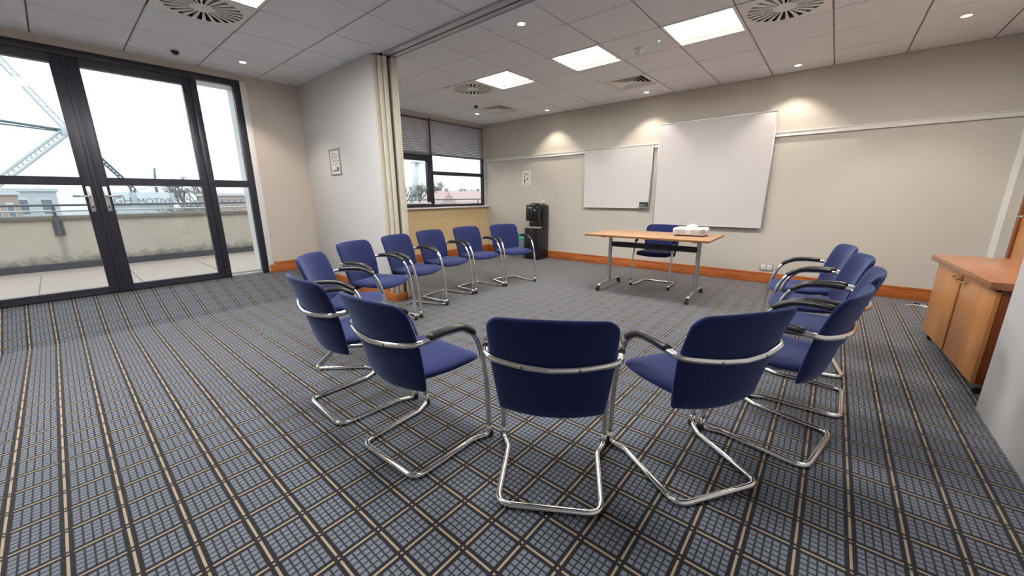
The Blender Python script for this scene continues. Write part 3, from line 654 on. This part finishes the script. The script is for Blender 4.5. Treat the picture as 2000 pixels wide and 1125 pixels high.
# local: front is x=0 plane, y along its length, x to the right is depth
for n_, d, m in (('side_panel', (0.02, .46, -.60, -.578, .075, .668), 'cab_dark'), ('side_panel', (0.02, .46, .578, .60, .075, .668), 'cab_dark'), ('base_panel', (.02, .46, -.578, .578, .075, .10), 'cab_dark'), ('back_panel', (.445, .46, -.578, .578, .10, .668), 'cab_dark'), ('middle_panel', (.004, .44, -.028, .028, .10, .668), 'cab_dark'), ('top_rail', (.022, .44, -.578, .578, .645, .668), 'cab_dark')):
    bx(n_, d, m, CB, bevel=.002)
ct = boxes('cabinet_top', [(-.045, .50, -.645, .645, .668, .712)], 'cab_top', CB, bevel=.004)
for y0, y1, hy in ((-.598, -.022, -.085), (.022, .598, .085)):
    d = bx('door', (-.002, .019, y0, y1, .078, .650), 'cab', CB, bevel=.002)
    b = bmesh.new(); tube(b, fillet([(-.002, hy-.055, .615), (-.028, hy-.04, .615), (-.028, hy+.04, .615), (-.002, hy+.055, .615)], .02), .0055, 8); obj('handle', b, 'brass', d, 'all')
for x in (.05, .42):
    for y in (-.55, .55):
        c = boxes('castor', [(x-.02, x+.02, y-.02, y+.02, .045, .075)], 'steel', CB, bevel=.003)
        b = bmesh.new(); lathe(b, [(.020, -.012), (.0245, -.008), (.0245, .008), (.020, .012)], 18, (x, y, .0245), 'y'); obj('wheel', b, 'black', c, True)
# cable end on the carpet
t = thing('loose_cable', 'short white cable with a black plug lying on the carpet by the skirting', 'cable', (.84, 5.89, 0))
b = bmesh.new(); tube(b, catmull([(-.07, -.05, .006), (-.02, .02, .006), (.05, .03, .006), (.10, -.01, .006), (.06, -.05, .006)], 6), .006, 8); obj('flex', b, 'white_plastic', t, 'all')
bx('plug', (.0, .05, .055, .085, 0, .022), 'black', t, bevel=.004)
b = bmesh.new(); tube(b, catmull([(.05, .07, .006), (.09, .06, .006), (.10, -.01, .006)], 6), .004, 8); obj('lead', b, 'white_plastic', t, 'all')

# ------------------------------------------------------------------ outside: terrace, parapet, rail
TZ = .10; PX = -9.5
struct(bx('terrace_floor', (PX-.3, XD-.3, -9, 16, TZ-.2, TZ), 'paving'), 'wet paving of the terrace')
b = bmesh.new(); 
slabs = struct(bx('terrace_upstand', (PX, PX+.06, -9, 16, TZ, .205), 'bitumen'), 'dark upstand along the parapet')
struct(bx('wall_parapet', (PX-.25, PX, -9, 16, TZ-.2, .885), 'render_wall'), 'weathered rendered parapet of the terrace')
struct(bx('wall_parapet_coping', (PX-.30, PX+.035, -9, 16, .885, .955), 'coping', bevel=.008), 'lichen covered coping of the parapet')
ps = .9
sl = bmesh.new(); box(sl, .006, ps-.006, .006, ps-.006, 0, .012); slab_me = mesh('paving_slab', sl, 'paving', True, .004, 1)
tf = bpy.data.objects['terrace_floor']
for i in range(3):
    for j in range(-3, 5): link('paving_slab', slab_me, tf, (XD-.34-ps*(i+1), -.3+ps*j, TZ))
rl = thing('parapet_railing', 'low metal railing running along the terrace parapet', 'railing', (PX-.1, 2.0, .955))
for z, r, m in ((.165, .018, 'rail_dark'), (.075, .014, 'rail_white')):
    b = bmesh.new(); tube(b, [(0, -10, z), (0, 13, z)], r, 10); obj('rail', b, m, rl, 'all')
for y in (-6.0, -2.005, 1.6, 4.6, 7.6, 10.6):
    po = boxes('post', [(-.012, .012, y-.02, y+.02, 0, .16)], 'rail_dark', rl)
    if y == -2.005:
        boxes('bracket_plate', [(.10, .112, y-.058, y+.058, -.31, -.085), (.0, .15, y-.03, y+.03, -.003, .006), (.135, .147, y-.02, y+.02, -.31, 0)], 'rail_dark', po)

# ------------------------------------------------------------------ outside: far things
GZ = -6.0
struct(bx('ground', (-420, -14, -300, 500, GZ-.5, GZ), 'ground'), 'far ground beyond the terrace')
def truss(bm, a, b, w, n=10, rc=.12, rb=.06):
    a, b = Vector(a), Vector(b); T = (b-a).normalized(); N = T.cross(Vector((1, 0, 0))).normalized(); B = T.cross(N)
    cs = [(math.cos(k*2*PI/3)*N+math.sin(k*2*PI/3)*B)*w for k in range(3)]
    for c in cs: tube(bm, [a+c, b+c], rc, 6)
    for i in range(n):
        for k in range(3):
            tube(bm, [a+(b-a)*(i/n)+cs[k], a+(b-a)*((i+1)/n)+cs[(k+1) % 3]], rb, 4)
S = 2.0
def far(y, z, x=-120.0): return (x, y*x/-60.0, 1.207+(z-1.207)*x/-60.0)
ms = thing('stadium_mast', 'huge pale lattice mast with three arms seen through the left door', 'mast', far(-2.0, 3.5)[:2]+(GZ,))
o0 = Vector(ms.location)
def rel(p): return Vector(p)-o0
b = bmesh.new(); truss(b, rel(far(2.1, 8.3)), rel(far(-3.6, 19.2)), .55, 22, .13, .07); obj('upper_arm', b, 'steel_pale', ms)
b = bmesh.new(); truss(b, rel(far(2.1, 7.6)), rel(far(-3.2, 2.4)), .66, 16, .26, .10); obj('lower_arm', b, 'steel_pale', ms)
b = bmesh.new(); tube(b, [rel(far(2.4, 7.9)), rel(far(-6, 8.75))], .22, 8); tube(b, [rel(far(2.4, 7.75)), rel(far(-6, 8.35))], .13, 8); obj('tie_cable', b, 'steel_green', ms)
b = bmesh.new(); box(b, -1, 1, -.9, .9, -1.0, 1.0); obj('node', b, 'steel_pale', ms, True, .3, loc=rel(far(2.35, 7.9)))
b = bmesh.new(); truss(b, rel(far(-3.2, 2.4)), rel((-120, far(-3.2, 0)[1], GZ)), .9, 6, .2, .08); obj('mast_leg', b, 'steel_pale', ms)
cr = thing('crane_jib', 'dark green lattice crane jib rising behind the right door leaf', 'crane', far(6.1, 2.5)[:2]+(GZ,)); o0 = Vector(cr.location)
b = bmesh.new(); truss(b, rel(far(3.4, 6.6)), rel(far(6.1, 2.4)), .36, 14, .16, .08); obj('jib', b, 'steel_green', cr)
b = bmesh.new(); truss(b, rel(far(6.1, 2.4)), (0, 0, 0), .5, 6, .16, .08); obj('tower', b, 'steel_green', cr)
t = thing('slim_pole', 'thin dark pole standing against the sky behind the right door leaf', 'pole', far(8.0, 2.0)[:2]+(GZ,)); o0 = Vector(t.location)
b = bmesh.new(); tube(b, [(0, 0, 0), rel(far(8.0, 2.6)), rel(far(8.22, 4.6))], lambda u: .30-.12*u, 8); obj('shaft', b, 'steel_green', t, 'all')
b = bmesh.new(); box(b, -.3, .3, -.3, .3, 0, .25); obj('base_block', b, 'steel_pale', t)
t = thing('floodlight_pylon', 'pale tapering pylon with a flat head seen through the corner window', 'pylon', far(43.2, 0)[:2]+(GZ,)); o0 = Vector(t.location)
b = bmesh.new(); pr = [(0, 0, 0), rel(far(43.2, .3)), rel(far(43.9, 4.0)), rel(far(44.5, 7.2))]; tube(b, pr, lambda u: 2.0-1.4*u, 12); obj('shaft', b, 'steel_pale', t, 'all')
b = bmesh.new(); box(b, -1.0, 1.0, -2.2, 2.2, 0, .5); obj('head', b, 'steel_pale', t, True, .1, loc=rel(far(44.55, 7.25)))

def letters(txt, size, parent, x, y, z, m):
    cu = bpy.data.curves.new('text', 'FONT'); cu.body = txt; cu.size = size; cu.extrude = .02; cu.align_x = 'CENTER'
    ob = bpy.data.objects.new('text', cu); COL.objects.link(ob); dg = bpy.context.evaluated_depsgraph_get()
    me = bpy.data.meshes.new_from_object(ob.evaluated_get(dg)); bpy.data.objects.remove(ob)
    me.materials.clear(); me.materials.append(MAT[m])
    return link('lettering', me, parent, (x, y, z), (PI/2, 0, PI/2))
# showroom with the two sign panels, 60 m away
sh = thing('showroom_building', 'pale showroom with a grey lettered white fascia beyond the terrace railing', 'building', (-63, 6.9, GZ))
bx('wall', (-6, 2.6, -3.0, 2.4, 0, 6.5), 'cladding', sh); 
bx('roof', (-6.2, 2.7, -3.2, 2.6, 6.5, 7.9), 'cladding', sh)
b = bmesh.new(); tube(b, [(2.8, -.55+k*.14, 8.0+.62*math.sin(PI*k/20)) for k in range(21)], .05, 6); obj('roof_arch', b, 'steel_pale', sh, 'all')
for y0, y1, tx, ty, sz in ((-3.1, -1.25, 'GH', -1.85, 1.02), (-.65, 2.15, 'MOTIVE', .82, .86)):
    sp = bx('sign_panel', (2.7, 2.9, y0, y1, 6.6, 7.95), 'sign_white', sh)
    letters(tx, sz, sp, 2.92, ty, 6.72 if tx == 'GH' else 6.70, 'sign_grey')
for y in (-2.2, -.9, .4, 1.6): bx('window', (2.6, 2.66, y-.5, y+.5, 3.2, 5.6), 'far_glass', sh)
def block(name, label, x, y, sx, sy, h, wall='cladding', floors=3, cols=4, roof='flat', group=None):
    t = thing(name, label, 'building', (x, y, GZ), 0, group)
    bx('wall', (-sx/2, sx/2, -sy/2, sy/2, 0, h), wall, t)
    if roof == 'flat': bx('roof', (-sx/2-.2, sx/2+.2, -sy/2-.2, sy/2+.2, h, h+.35), 'steel_pale', t)
    elif roof == 'gable_front':
        b = bmesh.new(); prism(b, [(-sy/2-.3, h), (sy/2+.3, h), (0, h+sy*.55)], 0, -sx/2-.2, sx/2+.2); obj('roof', b, 'roof', t)
    else:
        b = bmesh.new(); prism(b, [(-sx/2-.4, h), (sx/2+.4, h), (0, h+sx*.40)], 1, -sy/2-.3, sy/2+.3); obj('roof', b, 'roof', t)
        bx('chimney', (-.3, .3, -sy*.3-.3, -sy*.3+.3, h, h+sx*.4+.5), 'brick', t)
    for i in range(floors):
        for j in range(cols):
            yc = -sy/2+sy*(j+.5)/cols; zc = h*(i+.55)/floors
            wdw = bx('window', (sx/2, sx/2+.05, yc-sy/cols*.28, yc+sy/cols*.28, zc-h/floors*.25, zc+h/floors*.25), 'sign_white', t)
            bx('pane', (sx/2+.05, sx/2+.07, yc-sy/cols*.23, yc+sy/cols*.23, zc-h/floors*.21, zc+h/floors*.21), 'far_glass', wdw)
block('office_block', 'pale office block with small windows seen through the narrow right light', -75, 17.8, 8, 5.0, 7.6, 'brick', 4, 6)
block('warehouse', 'long pale warehouse beyond the left door leaf', -80, -4.2, 10, 9.5, 8.2, 'cladding', 2, 5)
block('brick_shed', 'low buff building at the far left beyond the railing', -66, -3.6, 6, 2.6, 7.7, 'brick', 2, 3)
block('brick_house', 'red roofed house with its gable towards the corner window', -58, 47.3, 6, 4.2, 5.6, 'brick', 2, 2, 'gable_front')
block('terrace_house', 'long red roofed house beside the gabled house', -64, 58.5, 8, 13, 5.2, 'brick', 2, 6, 'side')
block('far_house', 'red roofed house at the right edge of the corner window', -70, 74, 8, 13, 5.4, 'brick', 2, 5, 'side')
def tree(x, y, h, label, seed):
    rnd = random.Random(seed); t = thing('bare_tree', label, 'tree', (x, y, GZ), 0, 'leafless far trees'); bt = bmesh.new(); tube(bt, [(0, 0, 0), (.1, 0, h*.35)], lambda u: h*.03*(1-.4*u), 6); obj('trunk', bt, 'bark', t)
    b = bmesh.new()
    def br(p, d, L, r, n):
        q = p+d*L; tube(b, [p, p+d*L*.5+Vector((rnd.uniform(-1, 1), rnd.uniform(-1, 1), 0))*L*.05, q], r, 3, False)
        if n == 0: return
        for _ in range(3 if n > 1 else 4):
            dd = (d+Vector((rnd.uniform(-1, 1), rnd.uniform(-1, 1), rnd.uniform(-.25, .6)))*.75).normalized(); br(q-d*L*rnd.uniform(0, .35), dd, L*rnd.uniform(.6, .85), r*.68, n-1)
    for k in range(4): br(Vector((.1, 0, h*.33)), Vector((rnd.uniform(-.6, .6), rnd.uniform(-.6, .6), 1)).normalized(), h*.21, h*.017, 4)
    obj('branches', b, 'bark', t)
tree(-82, 14.6, 11.6, 'bare tree behind the lettered fascia, right of the slim pole', 1)
tree(-45, 4.45, 7.5, 'small bare tree between the two lettered sign panels', 2)
tree(-53, 8.5, 7.6, 'small bare tree at the right end of the lettered fascia', 3)
tree(-58, 12.9, 8.2, 'bare tree left of the pale office block', 4)
for k, (x, y, h, l) in enumerate(((-90, 66.0, 12.4, 'bare tree just behind the window mullion'), (-96, 78.5, 13.0, 'tall bare tree above the gabled house'), (-96, 90, 11.6, 'bare tree above the long red roof'), (-84, 57.5, 11.2, 'bare tree right of the pale pylon'), (-84, 50.0, 10.4, 'bare tree left of the pale pylon'), (-100, 104, 10.6, 'bare tree at the right end of the red roofs'))): tree(x, y, h, l, 20+k)
